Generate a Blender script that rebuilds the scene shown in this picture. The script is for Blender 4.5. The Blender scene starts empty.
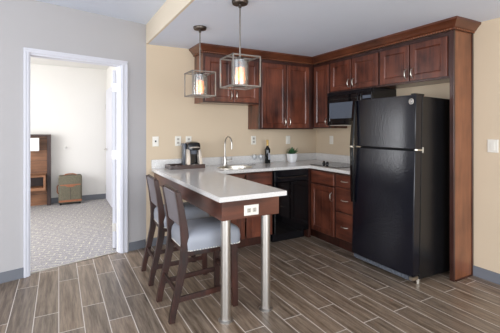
import bpy, bmesh, math, random
from mathutils import Vector, Matrix
random.seed(7)
S = bpy.context.scene
C = S.collection
PI = math.pi

# ---------------------------------------------------------------- camera
F_PX, EYE, CY, PSI = 347.5, 1.38, 128.6, 0.503
cd = bpy.data.cameras.new('camera'); cam = bpy.data.objects.new('camera', cd); C.objects.link(cam)
cam.location = (0, 0, EYE); cam.rotation_euler = (PI/2, 0, -PSI)
cd.sensor_fit = 'HORIZONTAL'; cd.sensor_width = 36; cd.lens = F_PX/500*36
cd.shift_y = -(166.5-CY)/500
cd.clip_start = 0.02
S.camera = cam

# ---------------------------------------------------------------- world, light, exposure
w = bpy.data.worlds.new('world'); S.world = w; w.use_nodes = True
w.node_tree.nodes['Background'].inputs[0].default_value = (0.86, 0.93, 1.0, 1)
w.node_tree.nodes['Background'].inputs[1].default_value = 1.0
S.view_settings.view_transform = 'Standard'; S.view_settings.look = 'None'
S.view_settings.gamma = 1; S.view_settings.exposure = 0.06
S.view_settings.use_curve_mapping = False

def area(name, loc, rot, sx, sy, power, col):
    l = bpy.data.lights.new(name, 'AREA'); l.shape = 'RECTANGLE'; l.size = sx; l.size_y = sy
    l.energy = power; l.color = col
    o = bpy.data.objects.new(name, l); o.location = loc; o.rotation_euler = rot; C.objects.link(o); return o
# daylight through the living-room windows behind and left of the camera, and the bedroom window
area('daylight_rear_window', (0.6, -2.93, 1.35), (PI/2, 0, 0), 4.4, 1.9, 210, (0.90, 0.95, 1.0))
area('daylight_left_window', (-2.92, 0.6, 1.4), (PI/2, 0, -PI/2), 3.6, 1.9, 140, (0.93, 0.96, 1.0))
area('daylight_bedroom_window', (-2.42, 5.1, 1.4), (PI/2, 0, -PI/2), 2.2, 1.7, 115, (0.96, 0.97, 1.0))

# ---------------------------------------------------------------- materials
def nodes(name):
    m = bpy.data.materials.new(name); m.use_nodes = True
    nt = m.node_tree; b = nt.nodes['Principled BSDF']; return m, nt, b
def lin(c):
    return tuple(((x/255)/12.92 if x/255 <= .04045 else ((x/255+.055)/1.055)**2.4) for x in c) + (1,)
def mixc(nt, fac, a, b):
    n = nt.nodes.new('ShaderNodeMix'); n.data_type = 'RGBA'
    for i, v in ((0, fac), (6, a), (7, b)):
        if isinstance(v, (tuple, float, int)): n.inputs[i].default_value = v
        else: nt.links.new(v, n.inputs[i])
    return n.outputs[2]
def tex(nt, scale=(1,1,1), rot=(0,0,0), loc=(0,0,0), kind='Object'):
    t = nt.nodes.new('ShaderNodeTexCoord'); mp = nt.nodes.new('ShaderNodeMapping')
    mp.inputs['Scale'].default_value = scale; mp.inputs['Rotation'].default_value = rot; mp.inputs['Location'].default_value = loc
    nt.links.new(t.outputs[kind], mp.inputs[0]); return mp.outputs[0]
def noise(nt, vec, scale, detail=3, rough=.5):
    n = nt.nodes.new('ShaderNodeTexNoise'); n.inputs['Scale'].default_value = scale
    n.inputs['Detail'].default_value = detail; n.inputs['Roughness'].default_value = rough
    nt.links.new(vec, n.inputs['Vector']); return n.outputs['Fac']
def ramp(nt, f, a, b):
    r = nt.nodes.new('ShaderNodeMapRange'); r.inputs[1].default_value = a; r.inputs[2].default_value = b
    nt.links.new(f, r.inputs[0]); return r.outputs[0]
def bump(nt, b, h, strength, dist=.002):
    n = nt.nodes.new('ShaderNodeBump'); n.inputs['Strength'].default_value = strength; n.inputs['Distance'].default_value = dist
    nt.links.new(h, n.inputs['Height']); nt.links.new(n.outputs[0], b.inputs['Normal'])
def plain(name, col, rough=.5, metal=0, sc=None, amt=.12, bmp=0, bscale=200, **kw):
    m, nt, b = nodes(name)
    c = lin(col); dark = tuple(x*(1-amt) for x in c[:3]) + (1,)
    v = tex(nt); f = noise(nt, v, sc or 6, 4)
    nt.links.new(mixc(nt, ramp(nt, f, .3, .7), dark, c), b.inputs['Base Color'])
    b.inputs['Roughness'].default_value = rough; b.inputs['Metallic'].default_value = metal
    if bmp: bump(nt, b, noise(nt, v, bscale, 2), bmp)
    for k, x in kw.items(): b.inputs[k].default_value = x
    return m
def wood(name, dark, light, rough=.3, axis=2, stretch=9, scale=2.2, coat=.4):
    m, nt, b = nodes(name)
    sc = [stretch]*3; sc[axis] = 1
    v = tex(nt, scale=tuple(sc))
    f1 = noise(nt, v, scale, 6, .62)
    f2 = noise(nt, tex(nt), 3.0, 3, .5)
    mt = nt.nodes.new('ShaderNodeMath'); mt.operation = 'ADD'
    nt.links.new(f1, mt.inputs[0]); nt.links.new(f2, mt.inputs[1])
    c = mixc(nt, ramp(nt, mt.outputs[0], .72, 1.28), lin(dark), lin(light))
    nt.links.new(c, b.inputs['Base Color'])
    b.inputs['Roughness'].default_value = rough; b.inputs['Coat Weight'].default_value = coat; b.inputs['Coat Roughness'].default_value = .2
    bump(nt, b, f1, .06); return m

M = {}
M['cherry'] = wood('cherry_vertical', (50, 21, 15), (128, 70, 50))
M['cherry_x'] = wood('cherry_along_x', (50, 21, 15), (128, 70, 50), axis=0)
M['cherry_y'] = wood('cherry_along_y', (50, 21, 15), (128, 70, 50), axis=1)
M['cherry_lit'] = wood('cherry_lit_tone', (98, 54, 32), (142, 88, 58), axis=2)  # cherry copy with the panel side's lit tone put into its colour
M['cherry_dark'] = wood('cherry_frame', (38, 18, 13), (74, 40, 31))
M['crown'] = wood('crown_wood', (66, 32, 19), (108, 60, 38), axis=0, stretch=3)
M['apron'] = wood('apron_wood', (42, 20, 15), (102, 58, 42), axis=0)
M['apron_side'] = wood('apron_wood_side', (42, 20, 15), (102, 58, 42), axis=1)
M['stool_wood'] = wood('espresso_wood', (26, 12, 9), (66, 34, 25), rough=.42, coat=0, axis=2, stretch=6, scale=5)
M['tray_wood'] = wood('tray_wood', (44, 26, 22), (74, 48, 42), axis=0)
M['oak'] = wood('bedroom_wood', (98, 64, 42), (152, 106, 74), axis=0, stretch=12, rough=.5, coat=0)
M['dark_wood'] = wood('bedroom_dark_wood', (44, 30, 28), (70, 50, 46), rough=.5, coat=0)
M['beige'] = plain('beige_paint', (207, 188, 162), .85, sc=1.5, amt=.03, bmp=.12, bscale=320)
M['beige_light'] = plain('cream_paint', (228, 214, 192), .85, sc=1.5, amt=.03, bmp=.12, bscale=320)
M['grey_paint'] = plain('grey_paint', (180, 177, 177), .85, sc=1.5, amt=.03, bmp=.12, bscale=320)
M['ceiling'] = plain('ceiling_paint', (226, 233, 246), .9, sc=2, amt=.03, bmp=.35, bscale=90)
M['room_white'] = plain('bedroom_paint', (226, 223, 217), .9, sc=2, amt=.02)
M['trim'] = plain('white_trim', (212, 212, 219), .4, sc=2, amt=0)
M['base'] = plain('grey_vinyl_base', (112, 115, 122), .5, sc=4, amt=.06)
M['steel'] = plain('brushed_steel', (206, 202, 196), .36, 1, sc=20, amt=.0)
M['nickel'] = plain('satin_nickel', (214, 208, 196), .3, 1, sc=30, amt=.04)
M['bronze'] = plain('pendant_metal', (146, 140, 134), .35, 1, sc=40, amt=.1)
M['darkmetal'] = plain('canopy_metal', (92, 84, 78), .35, 1, sc=40, amt=.1)
M['black'] = plain('appliance_black', (17, 17, 21), .16, sc=10, amt=.1, bmp=.0)
M['fridge'] = plain('textured_black', (13, 14, 24), .21, sc=14, amt=.25, bmp=.6, bscale=60)
M['fridge_side'] = plain('textured_black_side', (18, 18, 20), .27, sc=14, amt=.25, bmp=.6, bscale=60)
M['gloss'] = plain('gloss_black', (8, 8, 10), .06, sc=10, amt=.1)
M['mwglass'] = plain('oven_glass', (92, 100, 112), .1, sc=10, amt=.05)
M['rubber'] = plain('black_rubber', (24, 24, 24), .6)
M['plate'] = plain('white_plate', (226, 221, 210), .4, amt=.02)
M['face'] = plain('receptacle_face', (176, 170, 158), .4)
M['slot'] = plain('dark_slot', (60, 58, 56), .6)
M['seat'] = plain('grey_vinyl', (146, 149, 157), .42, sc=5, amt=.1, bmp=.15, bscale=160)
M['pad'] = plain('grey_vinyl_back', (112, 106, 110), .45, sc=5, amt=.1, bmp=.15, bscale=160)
M['white'] = plain('white_ceramic', (240, 240, 240), .25, amt=.02)
M['leaf'] = plain('succulent_green', (58, 104, 62), .5, sc=40, amt=.4)
M['soil'] = plain('soil', (60, 46, 36), .9, sc=80, amt=.5)
M['olive'] = plain('olive_fabric', (112, 106, 88), .8, sc=60, amt=.3, bmp=.4, bscale=300)
M['tan'] = plain('tan_leather', (158, 98, 66), .5, sc=20, amt=.2)
M['gold'] = plain('gold_foil', (214, 176, 104), .35, .4)
M['wineglass'] = plain('dark_bottle', (14, 18, 16), .05)
M['label'] = plain('bottle_label', (176, 178, 186), .6, sc=60, amt=.25)
M['silver'] = plain('silver_wall_tint', (208, 196, 182), .22, .35, amt=.06)  # beige of the reflected wall is put into the chrome's base colour
M['greyplastic'] = plain('smoke_plastic', (96, 100, 108), .2, amt=.1)
M['shade'] = plain('white_fabric', (240, 240, 236), .8, amt=.02)
M['paper'] = plain('paper', (222, 220, 216), .7, sc=40)

def glassmat(name, col, alpha, rough=.05):
    m, nt, b = nodes(name)
    out = nt.nodes['Material Output']
    tr = nt.nodes.new('ShaderNodeBsdfTransparent'); gl = nt.nodes.new('ShaderNodeBsdfGlossy')
    gl.inputs['Roughness'].default_value = rough; gl.inputs['Color'].default_value = col
    tr.inputs['Color'].default_value = col
    mx = nt.nodes.new('ShaderNodeMixShader')
    mx.inputs[0].default_value = alpha
    nt.links.new(tr.outputs[0], mx.inputs[1]); nt.links.new(gl.outputs[0], mx.inputs[2]); nt.links.new(mx.outputs[0], out.inputs[0])
    nt.nodes.remove(b); return m
M['seedglass'] = glassmat('seedy_glass', (.86, .87, .86, 1), .2, .2)
M['clear'] = glassmat('clear_glass', (.94, .95, .96, 1), .06, .25)
def emis(name, col, s):
    m, nt, b = nodes(name); b.inputs['Base Color'].default_value = col
    g = nt.nodes.new('ShaderNodeLayerWeight')
    b.inputs['Emission Color'].default_value = col; b.inputs['Emission Strength'].default_value = s
    nt.nodes.remove(g); return m
M['bulb'] = emis('lit_bulb', (1, .52, .16, 1), 7)
M['frost'] = emis('glowing_sleeve', (1, .66, .30, 1), .55)

# quartz
m, nt, b = nodes('quartz'); v = tex(nt)
f = noise(nt, v, 160, 2, .7); g = noise(nt, v, 9, 4)
c = mixc(nt, ramp(nt, f, .42, .62), lin((196, 192, 187)), lin((236, 233, 229)))
c = mixc(nt, ramp(nt, g, .35, .9), c, lin((212, 209, 206)))
nt.links.new(c, b.inputs['Base Color']); b.inputs['Roughness'].default_value = .13; M['quartz'] = m

# plank tile floor: planks run along Y
m, nt, b = nodes('plank_tile')
t = nt.nodes.new('ShaderNodeTexCoord'); sp = nt.nodes.new('ShaderNodeSeparateXYZ'); cb = nt.nodes.new('ShaderNodeCombineXYZ')
nt.links.new(t.outputs['Object'], sp.inputs[0])
def addm(nt, o, v):
    a = nt.nodes.new('ShaderNodeMath'); a.inputs[1].default_value = v; nt.links.new(o, a.inputs[0]); return a.outputs[0]
nt.links.new(addm(nt, sp.outputs['Y'], 0.62+9.0), cb.inputs[0]); nt.links.new(addm(nt, sp.outputs['X'], .158*40), cb.inputs[1])
br = nt.nodes.new('ShaderNodeTexBrick'); nt.links.new(cb.outputs[0], br.inputs['Vector'])
br.offset = .339; br.offset_frequency = 2; br.squash = 1
br.inputs['Scale'].default_value = 1; br.inputs['Brick Width'].default_value = .9; br.inputs['Row Height'].default_value = .158
br.inputs['Mortar Size'].default_value = .0032; br.inputs['Mortar Smooth'].default_value = .3; br.inputs['Bias'].default_value = 0
br.inputs['Color1'].default_value = (0, 0, 0, 1); br.inputs['Color2'].default_value = (1, 1, 1, 1); br.inputs['Mortar'].default_value = (.5, .5, .5, 1)
# grain
va = nt.nodes.new('ShaderNodeVectorMath'); va.operation = 'MULTIPLY_ADD'
nt.links.new(t.outputs['Object'], va.inputs[0]); va.inputs[1].default_value = (38, 2.6, 1); nt.links.new(br.outputs['Color'], va.inputs[2])
vs = nt.nodes.new('ShaderNodeVectorMath'); vs.operation = 'MULTIPLY_ADD'
nt.links.new(br.outputs['Color'], vs.inputs[0]); vs.inputs[1].default_value = (31, 17, 5); nt.links.new(va.outputs[0], vs.inputs[2])
gr = noise(nt, vs.outputs[0], 1.1, 8, .68)
c1 = mixc(nt, ramp(nt, gr, .32, .68), lin((70, 57, 45)), lin((146, 130, 114)))
c2 = mixc(nt, ramp(nt, gr, .32, .68), lin((90, 72, 56)), lin((160, 140, 120)))
c = mixc(nt, br.outputs['Color'], c1, c2)
c = mixc(nt, br.outputs['Fac'], c, lin((214, 205, 196)))
nt.links.new(c, b.inputs['Base Color']); b.inputs['Roughness'].default_value = .33
bump(nt, b, gr, .12); M['floor'] = m

# carpet with a pale dashed lattice
m, nt, b = nodes('patterned_carpet')
v = tex(nt, rot=(0, 0, .25)); f = noise(nt, v, 120, 3)
c = mixc(nt, ramp(nt, f, .3, .7), lin((122, 118, 118)), lin((180, 176, 177)))
bk = nt.nodes.new('ShaderNodeTexBrick'); nt.links.new(v, bk.inputs['Vector']); bk.offset = .5
bk.inputs['Scale'].default_value = 1; bk.inputs['Brick Width'].default_value = .15; bk.inputs['Row Height'].default_value = .075; bk.inputs['Mortar Size'].default_value = .005
fz = noise(nt, v, 26, 2); mm = nt.nodes.new('ShaderNodeMath'); mm.operation = 'MULTIPLY'
nt.links.new(bk.outputs['Fac'], mm.inputs[0]); nt.links.new(ramp(nt, fz, .4, .6), mm.inputs[1])
nt.links.new(mixc(nt, mm.outputs[0], c, lin((214, 208, 184))), b.inputs['Base Color']); b.inputs['Roughness'].default_value = .95
bump(nt, b, f, .5, .004); M['carpet'] = m

# ---------------------------------------------------------------- mesh helpers
def B(): return bmesh.new()
ID = lambda p: p
def box(bm, x0, x1, y0, y1, z0, z1, f=ID):
    v = [bm.verts.new(f((x, y, z))) for z in (z0, z1) for y in (y0, y1) for x in (x0, x1)]
    for q in ((0,1,3,2), (4,5,7,6), (0,1,5,4), (2,3,7,6), (0,2,6,4), (1,3,7,5)): bm.faces.new([v[i] for i in q])
def rings(bm, rs, cap0=True, cap1=True):
    R = [[bm.verts.new(p) for p in r] for r in rs]; n = len(R[0])
    for a, b_ in zip(R, R[1:]):
        for i in range(n): bm.faces.new((a[i], a[(i+1)%n], b_[(i+1)%n], b_[i]))
    if cap0: bm.faces.new(R[0])
    if cap1: bm.faces.new(R[-1])
def loft(bm, secs, f=ID):          # rectangular sections (x, y, z, hx, hy)
    rings(bm, [[f((x-a, y-b_, z)), f((x+a, y-b_, z)), f((x+a, y+b_, z)), f((x-a, y+b_, z))] for x, y, z, a, b_ in secs])
def rr(cx, cy, hx, hy, r, z, n=5):
    P = []
    for (sx, sy, a0) in ((1,1,0), (-1,1,PI/2), (-1,-1,PI), (1,-1,1.5*PI)):
        for k in range(n+1):
            a = a0+k/n*PI/2; P.append((cx+sx*(hx-r)+r*math.cos(a), cy+sy*(hy-r)+r*math.sin(a), z))
    return P
def rbox(bm, cx, cy, hx, hy, r, levels, f=ID):   # levels: (z, inset)
    rings(bm, [[f(p) for p in rr(cx, cy, hx-i, hy-i, max(r-i*.3, .002), z)] for z, i in levels])
def lathe(bm, prof, c=(0,0,0), n=24, cap0=True, cap1=True):
    rings(bm, [[(c[0]+max(r,.0002)*math.cos(2*PI*k/n), c[1]+max(r,.0002)*math.sin(2*PI*k/n), c[2]+z) for k in range(n)] for r, z in prof], cap0, cap1)
def tube(bm, pts, r, n=10, f=ID, r1=None):
    P = [Vector(f(p)) for p in pts]; R = []; up = None
    for i, p in enumerate(P):
        d = (P[min(i+1, len(P)-1)]-P[max(i-1, 0)]).normalized()
        if up is None:
            up = Vector((0,0,1)) if abs(d.z) < .9 else Vector((1,0,0))
        s_ = d.cross(up).normalized(); up = s_.cross(d).normalized()
        rad = r if r1 is None else r+(r1-r)*i/(len(P)-1)
        R.append([p+s_*rad*math.cos(2*PI*k/n)+up*rad*math.sin(2*PI*k/n) for k in range(n)])
    rings(bm, R)
def ball(bm, c, r, sz=1, n=10):
    bmesh.ops.create_uvsphere(bm, u_segments=n, v_segments=n//2+1, radius=r, matrix=Matrix.Translation(c) @ Matrix.Diagonal((1,1,sz,1)))
def obj(name, bm, mat, parent=None, bevel=0, smooth=False, label=None):
    bmesh.ops.recalc_face_normals(bm, faces=bm.faces)
    me = bpy.data.meshes.new(name); bm.to_mesh(me); bm.free()
    o = bpy.data.objects.new(name, me); C.objects.link(o)
    me.materials.append(M[mat] if isinstance(mat, str) else mat)
    if smooth:
        for p in me.polygons: p.use_smooth = True
        me.set_sharp_from_angle(angle=math.radians(38))
    if bevel:
        md = o.modifiers.new('bevel', 'BEVEL'); md.width = bevel; md.segments = 2; md.limit_method = 'ANGLE'
    if parent:
        W = Matrix.Identity(4); q = parent
        while q: W = q.matrix_basis @ W; q = q.parent
        me.transform(W.inverted()); o.parent = parent
    if label: o['label'] = label
    return o
def tag(o, label, cat, group=None):
    o['label'] = label; o['category'] = cat
    if group: o['group'] = group
    return o
def thing(name, label, cat, loc, group=None):
    o = bpy.data.objects.new(name, None); o.empty_display_size = .05; C.objects.link(o); o.location = loc
    return tag(o, label, cat, group)
def struct(name, bm, mat, **k):
    o = obj(name, bm, mat, **k)
    if not o.parent: o['kind'] = 'structure'
    return o
def copy_tree(o, parent=None):
    c_ = o.copy(); C.objects.link(c_); c_.parent = parent
    for ch in [q for q in o.children]: copy_tree(ch, c_)
    return c_

# ================================================================= SETTING
YB, XR, ZK, ZL, X0 = 4.13, 3.42, 2.365, 2.592, 0.892
A = math.radians(14.2)
G = Vector((-math.cos(A), -math.sin(A), 0)); N = Vector((-math.sin(A), math.cos(A), 0))
def gw(p):       # grey wall frame: (t along wall leftwards, depth into bedroom, z)
    t_, n_, z = p; q = Vector((.89, 4.13, 0))+G*t_+N*n_; return (q.x, q.y, z)
# floor
bm = B(); pts = [(-3.1, -3.1), (3.6, -3.1), (3.6, 4.3), (.9, 4.3), gw((.0, .06, 0))[:2], gw((4.3, .06, 0))[:2]]
rings(bm, [[(x, y, -.06) for x, y in pts], [(x, y, 0) for x, y in pts]]); struct('floor', bm, 'floor')
bm = B(); pts = [gw((3.6, .06, 0))[:2], gw((.0, .06, 0))[:2], (1.0, 4.3), (1.0, 7.5), (-2.6, 7.5)]
rings(bm, [[(x, y, -.06) for x, y in pts], [(x, y, .002) for x, y in pts]]); struct('floor_bedroom', bm, 'carpet')
# ceilings
bm = B(); box(bm, -3.1, X0, -3.1, 4.2, ZL, ZL+.06); struct('ceiling', bm, 'ceiling')
bm = B(); box(bm, X0+.02, 3.6, -3.1, 4.3, ZK, ZK+.06); struct('ceiling_kitchen', bm, 'ceiling')
bm = B(); box(bm, X0, X0+.02, -3.1, 4.3, ZK, ZL+.06); struct('trim_soffit', bm, 'beige_light')
bm = B(); box(bm, -2.6, 1.0, 4.21, 7.5, 2.545, 2.61); struct('ceiling_bedroom', bm, 'room_white')
# walls
bm = B(); box(bm, .892, 3.55, YB, YB+.1, 0, ZK); struct('wall_back', bm, 'beige')
bm = B(); box(bm, XR, XR+.1, -3.1, YB, 0, ZK); struct('wall_right', bm, 'beige')
T0, T1, DH = .285, 1.176, 2.09
bm = B()
for a, b_, z0, z1 in ((-.012, T0, 0, ZL), (T0, T1, DH, ZL), (T1, 4.1, 0, ZL)): box(bm, a, b_, 0, .11, z0, z1, gw)
struct('wall_left', bm, 'grey_paint')
def wall_hole(name, axis, pos, th, a0, a1, h0, h1, z0, z1, top, mat):
    bm = B()
    f = (lambda p: (p[0], p[1], p[2])) if axis == 'y' else (lambda p: (p[1], p[0], p[2]))
    for q in ((a0, h0, 0, top), (h1, a1, 0, top), (h0, h1, 0, z0), (h0, h1, z1, top)): box(bm, q[0], q[1], pos, pos+th, q[2], q[3], f)
    struct(name, bm, mat)
def window(name, axis, pos, h0, h1, z0, z1):
    bm = B(); f = (lambda p: (p[0], p[1], p[2])) if axis == 'y' else (lambda p: (p[1], p[0], p[2]))
    for q in ((h0, h0+.05, z0, z1), (h1-.05, h1, z0, z1), (h0+.05, h1-.05, z0, z0+.05), (h0+.05, h1-.05, z1-.05, z1), ((h0+h1)/2-.03, (h0+h1)/2+.03, z0+.05, z1-.05)):
        box(bm, q[0], q[1], pos, pos+.05, q[2], q[3], f)
    struct(name, bm, 'trim')
wall_hole('wall_rear', 'y', -3.1, .1, -3.1, 3.52, -1.7, 2.9, .35, 2.3, ZL, 'grey_paint'); window('window_1', 'y', -3.07, -1.7, 2.9, .35, 2.3)
wall_hole('wall_side', 'x', -3.1, .1, -3.0, 3.1, -1.3, 2.5, .4, 2.4, ZL, 'grey_paint'); window('window_2', 'x', -3.07, -1.3, 2.5, .4, 2.4)
wall_hole('wall_bedroom_side', 'x', -2.6, .1, 3.4, 7.4, 3.95, 6.25, .5, 2.3, 2.57, 'room_white'); window('window_3', 'x', -2.57, 3.95, 6.25, .5, 2.3)
bm = B(); box(bm, -2.5, .93, 7.38, 7.48, 0, 2.57); struct('wall_bedroom_back', bm, 'room_white')
bm = B(); box(bm, .83, .885, 4.25, 7.38, 0, 2.57); struct('wall_bedroom_right', bm, 'room_white')
# baseboards
bm = B(); box(bm, .9, 2.2, YB-.012, YB, 0, .095); struct('baseboard_back', bm, 'base', bevel=.002)
bm = B(); box(bm, XR-.012, XR, -3.0, 1.853, 0, .095); struct('baseboard_right', bm, 'base', bevel=.002)
bm = B(); box(bm, .015, .206, -.012, 0, 0, .095, gw); box(bm, 1.214, 4.0, -.012, 0, 0, .095, gw); struct('baseboard_left', bm, 'base', bevel=.002)
bm = B(); box(bm, -2.5, .83, 7.368, 7.38, .002, .1); box(bm, .818, .83, 4.4, 6.2, .002, .1); struct('baseboard_bedroom', bm, 'base')
# bedroom doorway: casing, jamb, leaf
d1 = bpy.data.objects.new('door_1', None); C.objects.link(d1); d1.location = gw((T0, 0, 0)); d1['kind'] = 'structure'
bm = B(); W1 = .064
def casing_leg(t_, s_, W1):   # profiled casing
    box(bm, min(t_, t_+s_*W1), max(t_, t_+s_*W1), -.012, -.0005, 0, DH+.0, gw)
    a = t_+s_*W1; box(bm, min(a, a-s_*.018), max(a, a-s_*.018), -.02, -.012, 0, DH, gw)
    a = t_+s_*.004; box(bm, min(a, a+s_*.012), max(a, a+s_*.012), -.016, -.012, 0, DH, gw)
casing_leg(T0+.006, -1, .064); casing_leg(T1-.006, 1, .045)
box(bm, T0+.006-W1, T1+.039, -.012, -.0005, DH, DH+.041, gw); box(bm, T0+.006-W1, T1+.039, -.02, -.012, DH+.024, DH+.041, gw)
obj('door_casing', bm, 'trim', d1, bevel=.002)
bm = B()
box(bm, T0, T0+.018, 0, .11, 0, DH, gw); box(bm, T1-.018, T1, 0, .11, 0, DH, gw); box(bm, T0+.018, T1-.018, 0, .11, DH-.018, DH, gw)
box(bm, T0+.018, T0+.026, .03, .066, 0, DH-.018, gw); box(bm, T1-.022, T1-.018, .03, .066, 0, DH-.018, gw)
obj('door_jamb', bm, 'trim', d1, bevel=.0015)
# leaf swung fully into the bedroom
hp = Vector((.556, 4.235, 0)); ld = Vector((.16, 1, 0)).normalized(); ln = Vector((ld.y, -ld.x, 0))
def leaff(p): q = hp+ld*p[0]+ln*p[1]; return (q.x, q.y, p[2])
bm = B(); box(bm, 0, .80, -.018, .018, .012, 2.05, leaff); lf = obj('door_leaf', bm, 'trim', d1, bevel=.002)
bm = B()
tube(bm, [(.735, .0, 1.0), (.735, .06, 1.0), (.64, .065, 1.0)], .009, f=leaff); obj('door_handle', bm, 'nickel', lf, smooth=True)
for z in (1.85, 1.08, .25):
    bm = B(); box(bm, -.004, .0, -.022, .017, z-.045, z+.045, leaff)
    tube(bm, [(-.006, .022, z-.048), (-.006, .022, z+.048)], .007, f=leaff); obj('hinge', bm, 'steel', d1)
bm = B(); box(bm, T0+.018, T1-.018, .05, .068, .0005, .007, gw); struct('trim_threshold', bm, 'steel')
# inner bedroom door on its right wall
d2 = bpy.data.objects.new('door_2', None); C.objects.link(d2); d2.location = (.83, 7.0, .002); d2['kind'] = 'structure'
bm = B()
box(bm, .812, .8295, 6.33, 6.40, .002, 2.13); box(bm, .812, .8295, 7.27, 7.34, .002, 2.13); box(bm, .812, .8295, 6.40, 7.27, 2.06, 2.13); obj('door_casing', bm, 'trim', d2, bevel=.003)
bm = B(); box(bm, .80, .8285, 6.41, 7.26, .02, 2.055); df = obj('door_leaf', bm, 'trim', d2, bevel=.002)
bm = B(); tube(bm, [(.80, 7.1, .99), (.765, 7.1, .99), (.765, 6.90, .985)], .014); lathe(bm, [(.028, -.004), (.028, .004)], (.795, 7.1, .99)); obj('door_handle', bm, 'steel', df, smooth=True)
for z in (.24, 1.8):
    bm = B(); box(bm, .792, .80, 7.25, 7.275, z-.05, z+.05); obj('hinge', bm, 'steel', d2)

# ================================================================= CABINETS
FB = lambda Y0: (lambda p: (p[0], Y0-p[1], p[2]))     # faces -Y: (along x, outward, z)
FR = lambda X_: (lambda p: (X_-p[1], p[0], p[2]))     # faces -X: (along y, outward, z)
def shaker(u0, u1, z0, z1, f, fw=.055, th=.02, rec=.009):
    bm = B(); fw = min(fw, (u1-u0)*.3, (z1-z0)*.32)
    R = lambda i, w_: [f((u0+i, w_, z0+i)), f((u1-i, w_, z0+i)), f((u1-i, w_, z1-i)), f((u0+i, w_, z1-i))]
    rings(bm, [R(0, 0), R(0, th-.003), R(.003, th), R(fw, th), R(fw+.006, th-.004), R(fw+.012, th-rec)])
    return bm
def slab(u0, u1, z0, z1, f, th=.02):
    bm = B()
    R = lambda i, w_: [f((u0+i, w_, z0+i)), f((u1-i, w_, z0+i)), f((u1-i, w_, z1-i)), f((u0+i, w_, z1-i))]
    rings(bm, [R(0, 0), R(0, th-.006), R(.008, th)])
    return bm
def pull(u, z, f, parent, horiz=False, L=.1, w0=.02):
    bm = B(); h = L/2; pts = []
    for k in range(9):
        a = -1+k/4; o_ = w0+.028*(1-abs(a)**4)
        pts.append((u+a*h, o_, z) if horiz else (u, o_, z+a*h))
    tube(bm, pts, .0052, f=f, n=8); obj('handle', bm, 'nickel', parent, smooth=True, label='satin nickel pull')
GU = 'wall cabinets under the crown moulding'
def cabinet(name, label, x0, x1, y0, y1, z0, z1, f, doors, group=None, mat='cherry', hollow=False, toe=None, drawers=()):
    t = thing(name, label, 'cabinet', ((x0+x1)/2, (y0+y1)/2, z0), group)
    bm = B()
    zb = z0+.11 if toe else z0
    if hollow:
        box(bm, x0, x0+.018, y0, y1, zb, z1); box(bm, x1-.018, x1, y0, y1, zb, z1); box(bm, x0+.018, x1-.018, y0+.02, y1, zb, zb+.018)
        box(bm, x0+.018, x1-.018, y0, y0+.018, zb, zb+.04); box(bm, x0+.018, x1-.018, y0, y0+.018, z1-.05, z1)
    else:
        fx = abs(f((0, 0, 0))[0]) > 1e-6
        box(bm, x0+(.012 if fx else 0), x1, y0+(0 if fx else .012), y1, zb, z1)
        fbm = B()
        if fx: box(fbm, x0, x0+.012, y0, y1, zb, z1)
        else: box(fbm, x0, x1, y0, y0+.012, zb, z1)
        obj('face_frame', fbm, 'cherry_dark', t, bevel=.002)
    obj('carcass', bm, 'cherry' if not hollow else 'cherry_dark', t, bevel=.002)
    if toe: bm = B(); box(bm, *toe, z0, zb); obj('toe_kick', bm, 'cherry_dark', t)
    for d in doors:
        u0, u1, a0, a1, hu, hz = d
        o = obj('door', shaker(u0, u1, a0, a1, f), 'cherry', t)
        if hu is not None: pull(hu, hz, f, o)
    for d in drawers:
        u0, u1, a0, a1, hnd = d
        o = obj('drawer_front', slab(u0, u1, a0, a1, f), 'cherry_y' if toe and toe[0] > 2.8 else 'cherry_x', t)
        if hnd: pull((u0+u1)/2, (a0+a1)/2, f, o, True)
    return t
ZT = 2.27
fb = FB(3.83); fr = FR(3.12)
cabinet('wall_cabinet', 'short two-door cherry wall cabinet above the bar sink, behind the pendants', 1.48, 2.238, 3.83, 4.128, 1.69, ZT, fb,
        [(1.505, 1.862, 1.705, 2.225, 1.832, 1.785), (1.872, 2.225, 1.705, 2.225, 1.902, 1.785)], GU)
cabinet('wall_cabinet', 'tall two-door cherry wall cabinet above the potted succulent, left of the corner', 2.241, 3.118, 3.83, 4.128, 1.37, ZT, fb,
        [(2.275, 2.652, 1.39, 2.225, 2.62, 1.47), (2.662, 3.03, 1.39, 2.225, 2.694, 1.47)], GU)
cabinet('wall_cabinet', 'narrow single-door cherry wall cabinet in the corner beside the microwave', 3.12, 3.418, 3.482, 4.128, 1.385, ZT, fr,
        [(3.505, 3.80, 1.40, 2.225, 3.53, 1.47)], GU)
cabinet('wall_cabinet', 'low two-door cherry wall cabinet mounted directly above the microwave', 3.12, 3.418, 2.684, 3.48, 1.84, ZT, fr,
        [(3.10, 3.465, 1.86, 2.225, 3.132, 1.935), (2.70, 3.087, 1.86, 2.225, 3.055, 1.935)], GU)
cabinet('wall_cabinet', 'low two-door cherry wall cabinet above the black refrigerator', 3.12, 3.418, 1.897, 2.682, 1.84, ZT, fr,
        [(2.305, 2.665, 1.86, 2.225, 2.335, 1.935), (1.915, 2.292, 1.86, 2.225, 2.262, 1.935)], GU)
# end panel
t = thing('end_panel', 'full-height reddish brown wood panel standing right of the refrigerator', 'cabinet panel', (3.27, 1.875, 0))
bm = B(); box(bm, 3.135, 3.418, 1.857, 1.893, 0, ZT); obj('panel', bm, 'cherry_lit', t, bevel=.001)
bm = B(); box(bm, 3.112, 3.135, 1.853, 1.894, 0, ZT); obj('edge_strip', bm, 'cherry_dark', t, bevel=.003, label='darker front edge strip')
bm = B(); box(bm, 3.395, 3.4175, 1.849, 1.857, 0, ZT); obj('wall_batten', bm, 'cherry_dark', t, bevel=.002)
bm = B(); box(bm, 3.14, 3.395, 1.848, 1.857, 0, .012); obj('shoe_strip', bm, 'cherry_dark', t)
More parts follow.
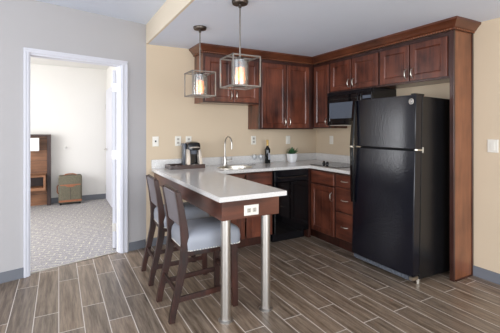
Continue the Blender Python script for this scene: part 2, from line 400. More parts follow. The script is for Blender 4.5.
# crown moulding swept over the run
bm = B()
path = [(1.48, 4.128), (1.48, 3.83), (3.11, 3.83), (3.11, 1.853), (3.418, 1.853)]
nrm = [(-1, 0), (-1, -1), (-1, -1), (-1, -1), (0, -1)]
prof = [(0, 2.272), (.012, 2.272), (.012, 2.288), (.02, 2.292), (.03, 2.30), (.042, 2.318), (.058, 2.336), (.066, 2.342), (.07, 2.346), (.07, 2.364), (0, 2.364)]
rings(bm, [[(x+a*o_, y+b_*o_, z) for o_, z in prof] for (x, y), (a, b_) in zip(path, nrm)])
tag(obj('crown_moulding', bm, 'crown'), 'reddish cherry crown moulding along the tops of the wall cabinets', 'moulding')
cm = C.objects['crown_moulding']
bm = B()
def beads(p, q, o_):
    p, q = Vector(p), Vector(q); L = (q-p).length; n = int(L/.026)
    for k in range(n):
        c_ = p+(q-p)*((k+.5)/n)+Vector(o_)
        box(bm, c_.x-.007, c_.x+.007, c_.y-.007, c_.y+.007, 2.274, 2.286)
beads((1.48, 4.12, 0), (1.48, 3.83, 0), (-.014, 0, 0)); beads((1.48, 3.83, 0), (3.10, 3.83, 0), (0, -.014, 0)); beads((3.11, 3.80, 0), (3.11, 1.86, 0), (-.014, 0, 0)); beads((3.12, 1.853, 0), (3.41, 1.853, 0), (0, -.014, 0))
obj('rope_bead', bm, 'cherry_lit', cm)
# base cabinets
fbb = FB(3.52); frr = FR(2.81); ZU = .878
cabinet('base_cabinet', 'cherry sink base cabinet under the back counter beside the dishwasher', 1.50, 2.245, 3.52, 4.115, 0, ZU, fbb,
        [(1.52, 1.862, .12, .70, 1.83, .61), (1.882, 2.225, .12, .70, 1.914, .61)], hollow=True, toe=(1.50, 2.245, 3.58, 4.1),
        drawers=[(1.52, 1.862, .715, .862, False), (1.882, 2.225, .715, .862, False)])
cabinet('base_cabinet', 'cherry base cabinet with one drawer over one door, right of the dishwasher corner', 2.81, 3.40, 3.045, 4.115, 0, ZU, frr,
        [(3.06, 3.475, .12, .69, 3.095, .58)], toe=(2.865, 3.39, 3.045, 4.11), drawers=[(3.06, 3.475, .71, .855, False)])
cabinet('base_cabinet', 'cherry base cabinet with a stack of three drawers beside the refrigerator', 2.81, 3.40, 2.725, 3.043, 0, ZU, frr,
        [], toe=(2.865, 3.39, 2.725, 3.043), drawers=[(2.735, 3.03, .72, .855, True), (2.735, 3.03, .44, .71, True), (2.735, 3.03, .13, .43, True)])
# dishwasher
t = thing('dishwasher', 'black dishwasher built in under the back counter', 'dishwasher', (2.51, 3.8, 0))
bm = B(); box(bm, 2.255, 2.765, 3.53, 4.10, .10, ZU-.004); obj('tub', bm, 'black', t)
bm = B(); box(bm, 2.255, 2.765, 3.485, 3.53, .11, .73); dd = obj('door', bm, 'gloss', t, bevel=.006)
bm = B(); box(bm, 2.255, 2.765, 3.487, 3.53, .735, .868); cp = obj('control_panel', bm, 'black', t, bevel=.006)
bm = B(); tube(bm, [(2.31, 3.487, .79), (2.315, 3.455, .792), (2.51, 3.445, .794), (2.70, 3.455, .792), (2.705, 3.487, .79)], .009); obj('handle', bm, 'darkmetal', cp, smooth=True)
bm = B(); box(bm, 2.27, 2.75, 3.56, 3.60, 0, .10); obj('kick_plate', bm, 'black', t)
bm = B(); box(bm, 2.767, 2.808, 3.50, 4.1, .0, ZU); tag(obj('corner_filler', bm, 'cherry_dark', bevel=.002), 'narrow dark cherry filler strip between dishwasher and corner cabinet', 'filler')

# ================================================================= COUNTERTOP
outer = [(.95, 4.128), (.95, 2.15), (1.5, 2.15), (1.5, 3.485), (2.777, 3.485), (2.777, 2.722), (3.418, 2.722), (3.418, 4.128)]
SX, SY, SRX, SRY = 1.86, 3.755, .20, .155
bm = B()
ov = [bm.verts.new((x, y, ZU+.036)) for x, y in outer]; NS = 32
iv = [bm.verts.new((SX+SRX*math.cos(2*PI*k/NS), SY+SRY*math.sin(2*PI*k/NS), ZU+.036)) for k in range(NS)]
es = [bm.edges.new((ov[i], ov[(i+1) % len(ov)])) for i in range(len(ov))]+[bm.edges.new((iv[i], iv[(i+1) % NS])) for i in range(NS)]
bmesh.ops.triangle_fill(bm, edges=es, use_beauty=True)
for fc in [q for q in bm.faces if (q.calc_center_median().xy-Vector((SX, SY))).length < .1 and all(v in iv for v in q.verts)]: bm.faces.remove(fc)
ex = bmesh.ops.extrude_face_region(bm, geom=bm.faces[:])
for v_ in ex['geom']:
    if isinstance(v_, bmesh.types.BMVert): v_.co.z -= .035
ct = tag(obj('countertop', bm, 'quartz', bevel=.003), 'pale speckled quartz countertop running from peninsula around to the refrigerator', 'countertop')
ZC = ZU+.036
bm = B(); box(bm, .95, 3.398, 4.108, 4.128, ZC, 1.015); box(bm, 3.398, 3.418, 2.722, 4.128, ZC, 1.015); tag(obj('backsplash', bm, 'quartz', bevel=.002), 'low pale quartz backsplash strip along the beige walls behind the countertop', 'backsplash')
# sink
bm = B()
def el(rx, ry, z): return [(SX+rx*math.cos(2*PI*k/NS), SY+ry*math.sin(2*PI*k/NS), z) for k in range(NS)]
rings(bm, [el(.222, .177, ZC), el(.222, .177, ZC+.003), el(.212, .167, ZC+.005), el(.192, .147, ZC+.001), el(.186, .141, ZC-.03), el(.176, .131, ZC-.12), el(.12, .09, ZC-.15), el(.02, .02, ZC-.153)], False, True)
s_ = tag(obj('bar_sink', bm, 'nickel', smooth=True), 'small oval stainless steel bar sink set into the back counter', 'sink')
bm = B(); lathe(bm, [(.03, 0), (.03, .003), (.02, .004), (.02, .0)], (SX, SY, ZC-.151)); obj('drain', bm, 'steel', s_)
# faucet
t = thing('faucet', 'tall chrome gooseneck faucet behind the bar sink', 'faucet', (1.835, 3.99, ZC))
bm = B(); lathe(bm, [(.028, 0), (.028, .012), (.021, .016), (.021, .10), (.016, .115)], (1.835, 3.99, ZC), 16); obj('base', bm, 'steel', t, smooth=True)
bm = B(); pts = [(1.835, 3.99, ZC+.11), (1.835, 3.99, ZC+.27)]
for k in range(1, 15):
    a = PI*k/14*1.06; pts.append((1.835, 3.99-.1+.1*math.cos(a), ZC+.27+.095*math.sin(a)))
pts.append((1.835, pts[-1][1]+.002, pts[-1][2]-.035))
tube(bm, pts, .0095, 12); obj('spout', bm, 'steel', t, smooth=True)
bm = B(); tube(bm, [(1.85, 3.985, ZC+.055), (1.895, 3.975, ZC+.058), (1.925, 3.97, ZC+.06)], .014, 12); tube(bm, [(1.91, 3.972, ZC+.06), (1.915, 3.95, ZC+.10)], .006); obj('lever', bm, 'steel', t, smooth=True)

# peninsula base: apron and steel legs
t = thing('peninsula_base', 'cherry apron frame on two steel posts carrying the peninsula counter', 'table base', (1.2, 2.2, 0))
bm = B(); box(bm, .98, 1.448, 2.18, 2.202, .743, ZU); obj('apron', bm, 'apron', t, bevel=.002)
bm = B(); box(bm, .98, 1.002, 2.202, 4.12, .743, ZU); obj('apron', bm, 'apron_side', t, bevel=.002)
bm = B(); box(bm, 1.426, 1.448, 2.202, 3.51, .743, ZU); obj('apron', bm, 'apron_side', t, bevel=.002)
for x in (1.052, 1.388):
    bm = B(); lathe(bm, [(.036, .0), (.036, .731)], (x, 2.275, .012), 24); lg = obj('leg', bm, 'steel', t, smooth=True, label='round brushed steel post')
    bm = B(); lathe(bm, [(.054, 0), (.054, .006), (.038, .012), (.0362, .014)], (x, 2.275, 0), 24, True, False)
    for k in range(3):
        a = k*2.1+.5; ball(bm, (x+.046*math.cos(a), 2.275+.046*math.sin(a), .008), .005, .6, 8)
    obj('flange', bm, 'steel', lg, smooth=True)

# ================================================================= ELECTRICAL PLATES
def outlet(name, label, f, u, z, horiz=False, kind='duplex', group=None, wd=.074, ht=.118):
    if horiz: wd, ht = ht, wd
    q = Vector(f((u, 0, z))); t = thing(name, label, 'outlet' if kind == 'duplex' else 'wall plate', q, group)
    bm = B(); R = lambda i, w_: [f((u-wd/2+i, w_, z-ht/2+i)), f((u+wd/2-i, w_, z-ht/2+i)), f((u+wd/2-i, w_, z+ht/2-i)), f((u-wd/2+i, w_, z+ht/2-i))]
    rings(bm, [R(0, 0), R(0, .004), R(.004, .007)]); obj('cover_plate', bm, 'plate', t)
    if kind == 'duplex':
        for s_ in (-1, 1):
            du, dz = (s_*.022, 0) if horiz else (0, s_*.022)
            bm = B(); box(bm, u+du-.015, u+du+.015, .007, .0088, z+dz-.015, z+dz+.015, f); r_ = obj('receptacle', bm, 'face', t, bevel=.003)
            bm = B()
            for a in (-.006, .006):
                if horiz: box(bm, u+du-.005, u+du+.005, .0088, .0094, z+a-.0014, z+a+.0014, f)
                else: box(bm, u+a-.0014, u+a+.0014, .0088, .0094, z+dz-.004, z+dz+.007, f)
            obj('slots', bm, 'slot', r_)
    elif kind == 'switch':
        bm = B(); box(bm, u-.017, u+.017, .007, .011, z-.033, z+.033, f); obj('rocker', bm, 'plate', t, bevel=.002)
    else:
        bm = B(); box(bm, u-.009, u+.009, .007, .009, z-.008, z+.012, f); obj('jack', bm, 'slot', t)
    return t
fw_ = FB(YB-.0005); fwr = FR(XR-.0005)
GO = 'wall plates above the back counter'
outlet('jack_plate', 'white jack plate farthest left on the beige wall, above the counter end', fw_, 1.0, 1.228, kind='jack', group=GO)
outlet('wall_outlet', 'white outlet on beige wall left of the one behind the coffee maker', fw_, 1.272, 1.229, group=GO)
outlet('wall_outlet', 'white outlet on beige wall directly above the coffee maker', fw_, 1.405, 1.227, group=GO)
outlet('wall_outlet', 'white outlet on beige wall between the faucet and the wine bottle', fw_, 2.327, 1.222, group=GO)
outlet('light_switch', 'white switch plate on beige wall above the potted succulent', fw_, 2.898, 1.218, kind='switch', group=GO)
outlet('light_switch', 'white switch plate on right wall under the microwave, above the cooktop', fwr, 3.796, 1.217, kind='switch', group=GO)
outlet('light_switch', 'white switch plate on the beige wall right of the tall end panel', fwr, 1.684, 1.224, kind='switch', wd=.09)
outlet('counter_outlet', 'horizontal white outlet on the wooden apron end of the peninsula', FB(2.1795), 1.21, .797, True)

# ================================================================= REFRIGERATOR
t = thing('refrigerator', 'black textured top-freezer refrigerator standing by the end panel', 'refrigerator', (3.05, 2.335, 0))
Y0, Y1 = 1.963, 2.682
bm = B(); box(bm, 2.825, 3.38, Y0+.006, Y1-.006, .03, 1.655); obj('cabinet_body', bm, 'fridge_side', t, bevel=.006)
def bowed(z0, z1, name):
    bm = B(); n = 12; fr_, bk_ = [], []
    secs = []
    P = []
    for k in range(n+1):
        y = Y0+(Y1-Y0)*k/n; a = 2*k/n-1; P.append((2.712+.012*abs(a)**6+.004*a*a, y))
    loop = P+[(2.812, Y1), (2.812, Y0)]
    rings(bm, [[(x, y, z0) for x, y in loop], [(x, y, z1) for x, y in loop]])
    return obj(name, bm, 'fridge', t, bevel=.005, smooth=True)
fz = bowed(1.182, 1.66, 'freezer_door'); fd = bowed(.07, 1.168, 'fridge_door')
bm = B(); box(bm, 2.810, 2.827, Y0+.015, Y1-.015, .08, 1.65); obj('door_gasket', bm, 'rubber', t)
def fhandle(za, zb, par):
    bm = B(); rs = []
    for k in range(15):
        s_ = k/14; z = za+(zb-za)*s_; e_ = 1-s_; o_ = .008+.030*max(0, e_)**.8
        x = 2.712-o_; y = Y1-.024
        rs.append([(x-.01, y-.014, z), (x+.008, y-.018, z), (x+.014, y+.012, z), (x-.006, y+.022, z)])
    rings(bm, rs); obj('handle', bm, 'gloss', par, smooth=True)
fhandle(1.184, 1.655, fz); fhandle(1.166, .60, fd)
bm = B(); box(bm, 2.672, 2.72, Y1-.045, Y1-.002, 1.167, 1.183); obj('handle_trim', bm, 'nickel', t, label='chrome trim between the two handles')
bm = B(); box(bm, 2.765, 2.84, Y0-.001, Y0+.03, 1.169, 1.181); tube(bm, [(2.835, Y0+.0, 1.15), (2.835, Y0+.0, 1.20)], .006); obj('middle_hinge', bm, 'nickel', t)
bm = B(); box(bm, 2.74, 2.86, Y0+.01, Y0+.06, 1.656, 1.676); obj('top_hinge_cover', bm, 'gloss', t, bevel=.004)
bm = B(); box(bm, 2.745, 2.80, Y0+.03, Y1-.03, .022, .066)
for k in range(18): box(bm, 2.739, 2.746, Y0+.05+k*.037, Y0+.072+k*.037, .03, .058)
obj('kick_grille', bm, 'greyplastic', t)
for y in (Y0+.03, Y1-.05):
    for x in (2.84, 3.34):
        bm = B(); lathe(bm, [(.018, -.013 if x < 3 else 0), (.018, .03)], (x, y, 0), 12); obj('foot', bm, 'nickel', t)
bm = B(); box(bm, 2.725, 2.80, Y0+.0, Y0+.035, .036, .066); obj('bottom_hinge', bm, 'nickel', t)
# round emblem with a two-letter monogram
bm = B(); f_ = lambda p: (2.7145-p[1], p[0], p[2])
yc, zc = 1.998, 1.602
bg = B(); n = 28
rings(bg, [[f_((yc+r*math.cos(2*PI*k/n), o_, zc+r*math.sin(2*PI*k/n))) for k in range(n)] for r, o_ in ((.025, -.004), (.025, .002), (.0222, .0024), (.0216, .0016))])
badge = obj('emblem', bg, 'greyplastic', t); bm.free()
bg = B(); rings(bg, [[f_((yc+q*math.cos(2*PI*k/n), o_, zc+q*math.sin(2*PI*k/n))) for k in range(n)] for q, o_ in ((.025, .0018), (.0245, .003), (.0215, .003), (.021, .0018))], False, False); obj('emblem_ring', bg, 'nickel', badge)
cu = bpy.data.curves.new('monogram', 'FONT'); cu.body = 'GE'; cu.size = .028; cu.align_x = 'CENTER'; cu.align_y = 'CENTER'; cu.extrude = .0008
tmp = bpy.data.objects.new('monogram_tmp', cu); C.objects.link(tmp); bpy.context.view_layer.update()
me = bpy.data.meshes.new_from_object(tmp); bpy.data.objects.remove(tmp)
bm = B(); bm.from_mesh(me)
bm.transform(Matrix(((0, 0, -1, 2.7120), (-1, 0, 0, yc), (0, 1, 0, zc), (0, 0, 0, 1)))); obj('monogram', bm, 'nickel', badge)

t = C.objects['refrigerator']; t.rotation_euler.y = .027; t.location.x -= .035; t.location.z = .009   # leans back on its front feet

# ================================================================= MICROWAVE
t = thing('microwave', 'black over-the-range microwave under the low cabinet beside the refrigerator', 'microwave', (3.2, 3.06, 1.415))
bm = B(); box(bm, 3.04, 3.416, 2.70, 3.43, 1.425, 1.835); obj('case', bm, 'black', t, bevel=.004)
bm = B(); R = lambda i, x: [(x, 2.86+i, 1.425+i), (x, 3.43-i, 1.425+i), (x, 3.43-i, 1.79-i), (x, 2.86+i, 1.79-i)]
rings(bm, [R(0, 3.04), R(0, 3.02), R(.004, 3.015), R(.045, 3.015), R(.05, 3.019)]); md = obj('door', bm, 'gloss', t)
bm = B(); box(bm, 3.0135, 3.018, 2.91, 3.385, 1.505, 1.70); obj('window_glass', bm, 'mwglass', md, label='lighter grey glass window')
bm = B(); tube(bm, [(3.015, 2.885, 1.45), (2.985, 2.88, 1.47), (2.98, 2.88, 1.61), (2.985, 2.88, 1.75), (3.015, 2.885, 1.77)], .009); obj('handle', bm, 'black', md, smooth=True)
bm = B(); box(bm, 3.015, 3.04, 2.70, 2.857, 1.425, 1.79); cp = obj('control_panel', bm, 'gloss', t, bevel=.003)
bm = B(); box(bm, 3.0135, 3.0152, 2.715, 2.835, 1.72, 1.755); obj('display', bm, 'mwglass', cp)
bm = B()
for i in range(3):
    for j in range(5): box(bm, 3.0135, 3.0152, 2.72+i*.042, 2.748+i*.042, 1.46+j*.045, 1.485+j*.045)
obj('keypad', bm, 'mwglass', cp)
bm = B(); box(bm, 3.02, 3.04, 2.70, 3.43, 1.793, 1.833)
for k in range(30): box(bm, 3.016, 3.021, 2.71+k*.0235, 2.724+k*.0235, 1.80, 1.826)
obj('vent_grille', bm, 'black', t)
bm = B(); box(bm, 3.05, 3.40, 2.70, 3.42, 1.415, 1.425); obj('underside_plate', bm, 'steel', t)

# ================================================================= COOKTOP
t = thing('cooktop', 'small black glass electric cooktop set in the right counter', 'cooktop', (3.09, 3.27, ZC))
bm = B(); box(bm, 2.865, 3.33, 3.08, 3.59, ZC, ZC+.006); obj('glass_top', bm, 'gloss', t, bevel=.002)
for x, y, r in ((2.97, 3.19, .075), (3.19, 3.24, .09)):
    bm = B(); rs = []
    for r_, z in ((r, .006), (r, .0066), (r-.004, .0066), (r-.004, .006)): rs.append([(x+r_*math.cos(2*PI*k/28), y+r_*math.sin(2*PI*k/28), ZC+z) for k in range(28)])
    rings(bm, rs, False, False); obj('burner_ring', bm, 'greyplastic', t)
for x, y in ((3.06, 3.54), (3.02, 3.43)):
    bm = B(); lathe(bm, [(.022, .006), (.022, .014), (.017, .02), (.015, .034), (.004, .036)], (x, y, ZC), 16); box(bm, x-.003, x+.003, y-.016, y+.016, ZC+.03, ZC+.042); obj('knob', bm, 'black', t, smooth=True)

# ================================================================= PENDANTS
def pendant(label, x, y, z0):
    t = thing('pendant_light', label, 'pendant light', (x, y, ZK-.001), 'cube pendant lights over the peninsula')
    s_, H_, r = .114, .225, .005
    bm = B(); lathe(bm, [(.064, 0), (.064, -.014), (.058, -.024), (.012, -.028), (.012, -.05), (.006, -.055)], (x, y, ZK-.001), 24); obj('canopy', bm, 'darkmetal', t, smooth=True)
    bm = B(); tube(bm, [(x, y, ZK-.03), (x, y, z0+H_-.01)], .0062); obj('stem', bm, 'bronze', t, smooth=True)
    bm = B()
    for z in (z0, z0+H_):
        for a in (-1, 1):
            box(bm, x-s_-r, x+s_+r, y+a*s_-r, y+a*s_+r, z-r, z+r); box(bm, x+a*s_-r, x+a*s_+r, y-s_, y+s_, z-r, z+r)
    for a in (-1, 1):
        for b_ in (-1, 1): box(bm, x+a*s_-r, x+a*s_+r, y+b_*s_-r, y+b_*s_+r, z0, z0+H_)
    box(bm, x-s_, x+s_, y-.005, y+.005, z0+H_-.005, z0+H_+.005)
    box(bm, x-s_, x+s_, y-.005, y+.005, z0-.003, z0+.003)
    obj('cage', bm, 'bronze', t, bevel=.001)
    bm = B(); R = .069
    lathe(bm, [(R, .012), (R, .205), (R-.003, .205), (R-.003, .012)], (x, y, z0), 32, False, False); obj('glass_cylinder', bm, 'seedglass', t, smooth=True)
    bm = B(); lathe(bm, [(.045, .003), (.062, .01), (.058, .02), (.03, .022)], (x, y, z0), 24); obj('bottom_cup', bm, 'bronze', t, smooth=True)
    bm = B(); lathe(bm, [(.03, .225), (.03, .19), (.018, .18), (.018, .15)], (x, y, z0), 20); obj('socket', bm, 'darkmetal', t, smooth=True)
    bm = B(); lathe(bm, [(.036, .024), (.036, .15), (.0345, .15), (.0345, .024)], (x, y, z0), 24, False, False); obj('inner_sleeve', bm, 'amberglass', t, smooth=True)
    bm = B(); ball(bm, (x, y, z0+.072), .026, 1.1, 16); lathe(bm, [(.011, .10), (.011, .15)], (x, y, z0), 12); obj('bulb', bm, 'bulb', t, smooth=True)
    l = bpy.data.lights.new('bulb_light', 'POINT'); l.energy = 1.0; l.color = (1, .72, .42); l.shadow_soft_size = .05
    o = bpy.data.objects.new('bulb_light', l); C.objects.link(o); o.parent = t; o.location = (0, 0, z0+.085-ZK+.001-.0)
m, nt, b = nodes('amber_glass'); out = nt.nodes['Material Output']
tr = nt.nodes.new('ShaderNodeBsdfTransparent'); tr.inputs[0].default_value = (1, .74, .38, 1)
b.inputs['Base Color'].default_value = (1, .75, .42, 1); b.inputs['Emission Color'].default_value = (1, .62, .25, 1); b.inputs['Emission Strength'].default_value = .22; b.inputs['Roughness'].default_value = .4
mx = nt.nodes.new('ShaderNodeMixShader'); mx.inputs[0].default_value = .35
nt.links.new(tr.outputs[0], mx.inputs[1]); nt.links.new(b.outputs[0], mx.inputs[2]); nt.links.new(mx.outputs[0], out.inputs[0]); M['amberglass'] = m
pendant('cube pendant light nearer the back wall, smaller of the two in the photo', 1.2, 3.188, 1.695)
pendant('cube pendant light over the near end of the peninsula, larger of the two', 1.225, 2.387, 1.70)

# ================================================================= STOOLS
def stool(label, x, y):        # (x, y): rear near foot corner; depth along +x, width along +y
    t = thing('counter_stool', label, 'stool', (x+.24, y+.195, 0), 'counter stools at the peninsula')
    Wd = .39
    curve = [(-.018, 0), (-.005, .08), (.036, .25), (.072, .42), (.082, .54), (.072, .66), (.05, .80), (.025, .925)]
    wdt = [.021, .022, .025, .028, .029, .026, .022, .018]
    for s_ in (0, 1):
        bm = B(); yy = y+.018 + s_*(Wd-.036)
        loft(bm, [(x+.02+cx, yy, z, h, .0195) for (cx, z), h in zip(curve, wdt)])
        obj('rear_leg', bm, 'stool_wood', t, bevel=.003)
    for s_ in (0, 1):
        bm = B(); yy = y+.02+s_*(Wd-.04)
        loft(bm, [(x+.505, yy, 0, .021, .019), (x+.492, yy, .49, .026, .023)]); obj('front_leg', bm, 'stool_wood', t, bevel=.003)
    for s_ in (0, 1):
        yy = y+.018+s_*(Wd-.036); z = .17+.045*s_
        bm = B(); rings(bm, [[(xx, yy-.009, zz-.019), (xx, yy+.009, zz-.019), (xx, yy+.009, zz+.019), (xx, yy-.009, zz+.019)] for xx, zz in ((x+.04, .15), (x+.50, .165))]); obj('side_stretcher', bm, 'stool_wood', t, bevel=.002)
    bm = B(); box(bm, x+.035, x+.052, y+.03, y+Wd-.03, .19, .225); obj('rear_stretcher', bm, 'stool_wood', t, bevel=.002)
    bm = B(); box(bm, x+.487, x+.510, y+.03, y+Wd-.03, .225, .262); obj('front_stretcher', bm, 'stool_wood', t, bevel=.002)
    bm = B(); box(bm, x+.10, x+.515, y+.004, y+Wd-.004, .455, .497); obj('seat_rail', bm, 'stool_wood', t, bevel=.003)
    bm = B(); cx, cy = x+.325, y+Wd/2
    rbox(bm, cx, cy, .225, .205, .045, [(.488, .006), (.494, 0), (.55, -.004), (.59, .002), (.612, .016), (.628, .045), (.638, .09), (.642, .15)])
    st = obj('seat_cushion', bm, 'seat', t, smooth=True, label='pale blue-grey upholstered seat')
    bm = B(); P = rr(cx, cy, .226, .206, .045, .496, 6)
    for i in range(len(P)):
        a, b_ = Vector(P[i]), Vector(P[(i+1) % len(P)]); n = max(1, int((b_-a).length/.021))
        for k in range(n): q = a+(b_-a)*k/n; bmesh.ops.create_icosphere(bm, subdivisions=1, radius=.0048, matrix=Matrix.Translation(q))
    obj('nailhead_trim', bm, 'nickel', st)
    # upholstered back
    bm = B(); secs = []
    for z in (.665, .68, .72, .78, .84, .89, .912, .918):
        cx_ = x+.02+(.072+(.05-.072)*(z-.66)/.14 if z < .8 else .05-.025*(z-.8)/.125)
        e = {.665: .004, .68: 0, .912: .002, .918: .008}.get(z, 0)
        secs.append([(px, py, z) for px, py, _ in rr(cx_, y+Wd/2, .019-e, Wd/2-.036-e*.2, .012-e*.5, z, 3)])
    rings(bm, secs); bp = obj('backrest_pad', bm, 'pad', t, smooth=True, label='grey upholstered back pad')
    bm = B(); box(bm, x+.036, x+.058, y+.035, y+Wd-.035, .919, .934); obj('top_rail', bm, 'stool_wood', t, bevel=.004)
    return t
s1 = stool('dark wood counter stool with grey seat, nearer the peninsula end', .70, 2.415)
s2 = copy_tree(s1); s2.location = (s1.location.x+.013, s1.location.y+.665, 0); s2.rotation_euler.z = -.03
s2['label'] = 'dark wood counter stool with grey seat, nearer the beige wall'

# ================================================================= COUNTER ITEMS
t = thing('coffee_tray', 'dark wood tray on the counter holding the coffee maker', 'tray', (1.36, 3.97, ZC))
bm = B(); x0, x1, y0, y1 = 1.10, 1.52, 3.86, 4.09
box(bm, x0, x1, y0, y1, ZC, ZC+.010); obj('tray_base', bm, 'tray_wood', t)
bm = B()
for q in ((x0, x1, y0, y0+.012), (x0, x1, y1-.012, y1), (x0, x0+.012, y0+.012, y1-.012), (x1-.012, x1, y0+.012, y1-.012)): box(bm, *q, ZC+.010, ZC+.045)
obj('tray_rim', bm, 'tray_wood', t, bevel=.002)
zt = ZC+.0105
t = thing('coffee_maker', 'black and silver single-cup coffee maker standing in the dark tray', 'coffee maker', (1.412, 3.96, zt))
bm = B(); rbox(bm, 1.307, 4.02, .016, .05, .014, [(zt+.02, .002), (zt+.025, 0), (zt+.27, 0), (zt+.28, .004)]); obj('water_tank', bm, 'greyplastic', t, smooth=True)
bm = B(); rbox(bm, 1.397, 3.965, .078, .085, .03, [(zt, .003), (zt+.004, 0), (zt+.028, 0), (zt+.032, .003)]); obj('base', bm, 'black', t, smooth=True)
bm = B(); rbox(bm, 1.397, 4.005, .07, .045, .02, [(zt+.032, 0), (zt+.20, 0)]); obj('column', bm, 'black', t, smooth=True)
bm = B(); rbox(bm, 1.397, 3.965, .078, .088, .035, [(zt+.20, .012), (zt+.212, 0), (zt+.262, 0), (zt+.285, .008), (zt+.296, .03), (zt+.30, .05)]); hd = obj('brew_head', bm, 'black', t, smooth=True)
bm = B(); lathe(bm, [(.038, .155), (.046, .175), (.048, .20)], (1.397, 3.93, zt), 20); obj('pod_holder', bm, 'greyplastic', hd, smooth=True)
bm = B(); tube(bm, [(1.337, 3.885, zt+.232), (1.357, 3.870, zt+.236), (1.397, 3.865, zt+.238), (1.437, 3.870, zt+.236), (1.457, 3.885, zt+.232)], .007, 8); obj('handle', bm, 'silver', hd, smooth=True)
for k in (-1, 1):
    bm = B(); xx = 1.397+k*.068
    loft(bm, [(xx+k*.008, 3.905, zt+.034, .019, .035), (xx+k*.004, 3.91, zt+.10, .018, .035), (xx, 3.93, zt+.19, .015, .04), (xx-k*.002, 3.94, zt+.215, .012, .04)]); obj('side_panel', bm, 'silver', t, bevel=.004, smooth=True, label='silver side panel')
bm = B(); lathe(bm, [(.045, .032), (.045, .036), (.04, .037)], (1.397, 3.92, zt), 20); obj('drip_tray', bm, 'steel', t, smooth=True)
bm = B(); box(bm, 1.449, 1.466, 3.96, 3.99, zt+.0, zt+.0005); bm.free()
for i, (px, py, a, zz) in enumerate(((1.165, 3.95, .3, 0), (1.185, 4.01, -.2, 0), (1.175, 3.985, .7, .0065))):
    bm = B(); Rm = Matrix.Translation((px, py, zt+zz)) @ Matrix.Rotation(a, 4, 'Z')
    rbox(bm, 0, 0, .03, .022, .004, [(0, .004), (.003, 0), (.006, .006)], lambda p: tuple(Rm @ Vector(p)))
    tag(obj('coffee_packet', bm, 'paper'), ['white packet at the front left of the dark tray', 'white packet at the back left of the dark tray', 'white packet lying on top of the other two in the tray'][i], 'packet', 'packets in the tray')
# bottle
t = thing('wine_bottle', 'dark wine bottle with gold neck foil on the back counter', 'bottle', (2.465, 3.99, ZC))
bm = B(); lathe(bm, [(.034, 0), (.037, .004), (.037, .175), (.034, .195), (.018, .22), (.0145, .235), (.0145, .24)], (2.465, 3.99, ZC), 24); obj('bottle_body', bm, 'wineglass', t, smooth=True)
bm = B(); lathe(bm, [(.0152, .238), (.0152, .298), (.0165, .30), (.0165, .312), (.012, .314)], (2.465, 3.99, ZC), 20); obj('neck_foil', bm, 'gold', t, smooth=True)
bm = B(); lathe(bm, [(.0374, .05), (.0374, .14)], (2.465, 3.99, ZC), 24, False, False)
bmesh.ops.delete(bm, geom=[f for f in bm.faces if f.calc_center_median().x < 2.465-.005], context='FACES'); obj('paper_label', bm, 'label', t, smooth=True)
# glasses beside a flat dark coaster
for x, y, lab in ((2.285, 4.03, 'clear wine glass nearer the faucet, on the back counter'), (2.37, 4.01, 'clear wine glass nearer the wine bottle, on the back counter')):
    t = thing('wine_glass', lab, 'glass', (x, y, ZC), 'glasses beside the wine bottle')
    bm = B(); lathe(bm, [(.003, .045), (.02, .05), (.032, .07), (.034, .09), (.027, .125), (.0255, .125), (.032, .09), (.03, .072), (.018, .053), (.003, .048)], (x, y, ZC), 20); obj('bowl', bm, 'clear', t, smooth=True)
    bm = B(); lathe(bm, [(.03, 0), (.03, .002), (.004, .006), (.0035, .045)], (x, y, ZC), 20); obj('stem', bm, 'clear', t, smooth=True)
bm = B(); rbox(bm, 2.17, 3.90, .05, .025, .008, [(ZC, 0), (ZC+.004, 0)]); tag(obj('dark_coaster', bm, 'black'), 'small flat black item on the counter right of the sink', 'coaster')  # flat dark coaster between the sink and the glasses
# succulent
px, py = 2.862, 3.98
t = thing('potted_succulent', 'small green succulent in a white pot on the back counter', 'potted plant', (px, py, ZC))
bm = B(); rbox(bm, px, py, .062, .062, .03, [(ZC, .020), (ZC+.004, .016), (ZC+.04, .006), (ZC+.112, 0), (ZC+.115, .002), (ZC+.115, .007), (ZC+.10, .009)]); obj('pot', bm, 'white', t, smooth=True)
bm = B(); rbox(bm, px, py, .05, .05, .02, [(ZC+.094, 0), (ZC+.102, .001)]); obj('soil', bm, 'soil', t)
bm = B()
for ring, (n, tilt, L) in enumerate(((9, 1.15, .112), (8, .82, .112), (6, .4, .10), (3, .12, .095))):
    for k in range(n):
        a = 2*PI*k/n+ring*.5+random.uniform(-.2, .2); ti = tilt+random.uniform(-.12, .12); L_ = L*random.uniform(.85, 1.1)
        d = Vector((math.cos(a)*math.sin(ti), math.sin(a)*math.sin(ti), math.cos(ti))); sd = Vector((-math.sin(a), math.cos(a), 0)); nn = d.cross(sd)
        p0 = Vector((px, py, ZC+.098)); rs = []
        for s_, wv in ((0, .006), (.3, .012), (.6, .012), (.85, .006), (1, .001)):
            c_ = p0+d*L_*s_+Vector((0, 0, .012*s_*s_)); rs.append([c_+sd*wv, c_+nn*wv*.4, c_-sd*wv, c_-nn*wv*.4])
        rings(bm, rs)
obj('leaves', bm, 'leaf', t, smooth=True)

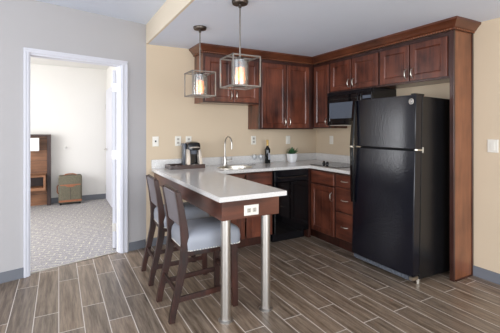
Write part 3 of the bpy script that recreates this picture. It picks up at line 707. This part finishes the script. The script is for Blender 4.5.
# ================================================================= BEDROOM
t = thing('suitcase', 'olive fabric suitcase with tan leather trim against the bedroom wall', 'suitcase', (.18, 7.17, .002))
zs = .002; sx0, sx1, sy0, sy1 = -.005, .375, 7.08, 7.30
ff = lambda p: p
bm = B(); rbox(bm, .185, 7.19, .19, .11, .03, [(zs+.035, .012), (zs+.045, 0), (zs+.50, 0), (zs+.52, .008), (zs+.525, .02)]); bd = obj('shell', bm, 'olive', t, smooth=True)
def pocket(u0, u1, z0, z1, y, th):
    bm = B(); rings(bm, [[(u0+i, y-w_, z0+i), (u1-i, y-w_, z0+i), (u1-i, y-w_, z1-i), (u0+i, y-w_, z1-i)] for i, w_ in ((0, 0), (.002, th*.8), (.012, th))]); return bm
obj('front_pocket', pocket(.02, .35, zs+.09, zs+.36, 7.082, .02), 'olive', t)
bm = B(); box(bm, .02, .35, 7.058, 7.064, zs+.352, zs+.372)
rings(bm, [[(.09, 7.055, zs+.352), (.28, 7.055, zs+.352), (.22, 7.055, zs+.325), (.15, 7.055, zs+.325)], [(.09, 7.063, zs+.352), (.28, 7.063, zs+.352), (.22, 7.063, zs+.325), (.15, 7.063, zs+.325)]])
obj('pocket_trim', bm, 'tan', t)
bm = B(); box(bm, .0, .37, 7.070, 7.081, zs+.055, zs+.09); obj('bottom_trim', bm, 'tan', t, bevel=.002)
bm = B(); box(bm, .182, .188, 7.058, 7.063, zs+.10, zs+.31); obj('zip', bm, 'dark_wood', t)
bm = B(); tube(bm, [(.08, 7.18, zs+.52), (.11, 7.18, zs+.54), (.15, 7.18, zs+.548), (.22, 7.18, zs+.548), (.26, 7.18, zs+.54), (.29, 7.18, zs+.52)], .011, 8); obj('top_handle', bm, 'tan', t, smooth=True)
bm = B(); tube(bm, [(-.005, 7.17, zs+.20), (-.025, 7.17, zs+.23), (-.025, 7.17, zs+.33), (-.005, 7.17, zs+.36)], .010, 8); obj('side_handle', bm, 'tan', t, smooth=True)
for x in (.03, .34):
    bm = B(); tube(bm, [(x-.015, 7.12, zs+.025), (x+.015, 7.12, zs+.025)], .0245, 14); obj('wheel', bm, 'rubber', t, smooth=True)
    bm = B(); box(bm, x-.02, x+.02, 7.24, 7.28, zs, zs+.04); obj('foot', bm, 'rubber', t)
# headboard wall unit
t = thing('headboard_panel', 'tall wooden headboard panel with a dark frame on the bedroom wall', 'headboard', (-.9, 7.3, .002))
bm = B(); box(bm, -1.9, -.185, 7.30, 7.366, .002, 1.235); pn = obj('plank_panel', bm, 'oak', t)
bm = B()
for z in (.2, .4, .6, .8, 1.0, 1.2): box(bm, -1.9, -.186, 7.296, 7.301, z, z+.006)
obj('plank_joints', bm, 'dark_wood', pn)
bm = B(); box(bm, -.185, -.125, 7.20, 7.366, .002, 1.275); box(bm, -1.9, -.185, 7.20, 7.366, 1.237, 1.275); obj('dark_frame', bm, 'dark_wood', t, bevel=.002)
# floating nightstand cubby
t = thing('nightstand', 'open wooden nightstand cubby fixed to the headboard panel', 'nightstand', (-.5, 7.15, .33))
bm = B()
x0, x1, y0, y1, z0, z1 = -.75, -.20, 6.99, 7.294, .305, .565
box(bm, x0, x1, y0, y1, z0, z0+.05); box(bm, x0, x1, y0, y1, z1-.025, z1); box(bm, x0, x0+.025, y0, y1, z0+.05, z1-.025); box(bm, x1-.035, x1, y0, y1, z0+.05, z1-.025); box(bm, x0+.025, x1-.035, y1-.02, y1, z0+.05, z1-.025)
obj('cubby', bm, 'oak', t, bevel=.002)
bm = B(); box(bm, x0+.03, x1-.04, y1-.026, y1-.021, z0+.052, z1-.027); obj('back_board', bm, 'dark_wood', t)
# sconce
t = thing('wall_sconce', 'white square-shaded sconce on the wooden headboard panel', 'lamp', (-.42, 7.25, 1.1))
bm = B()
for q in ((-.53, -.305, 7.10, 7.11), (-.53, -.305, 7.24, 7.25), (-.53, -.52, 7.11, 7.24), (-.315, -.305, 7.11, 7.24)): box(bm, *q, .99, 1.215)
obj('lamp_shade', bm, 'shade', t)
bm = B(); tube(bm, [(-.43, 7.20, 1.08), (-.43, 7.30, 1.08)], .008); lathe(bm, [(.02, -.05), (.02, .05)], (-.43, 7.18, 1.09), 12); obj('bracket', bm, 'steel', t)
# small grey knob on far wall
t = thing('wall_hook', 'small grey metal hook on the white bedroom wall above the suitcase', 'hook', (.12, 7.379, 1.02))
bm = B(); tube(bm, [(.12, 7.379, 1.02), (.12, 7.372, 1.02)], .028, 16); obj('back_plate', bm, 'steel', t, smooth=True)
bm = B(); tube(bm, [(.12, 7.372, 1.02), (.12, 7.33, 1.015), (.125, 7.32, 1.04)], .011, 10); obj('prong', bm, 'steel', t, smooth=True)
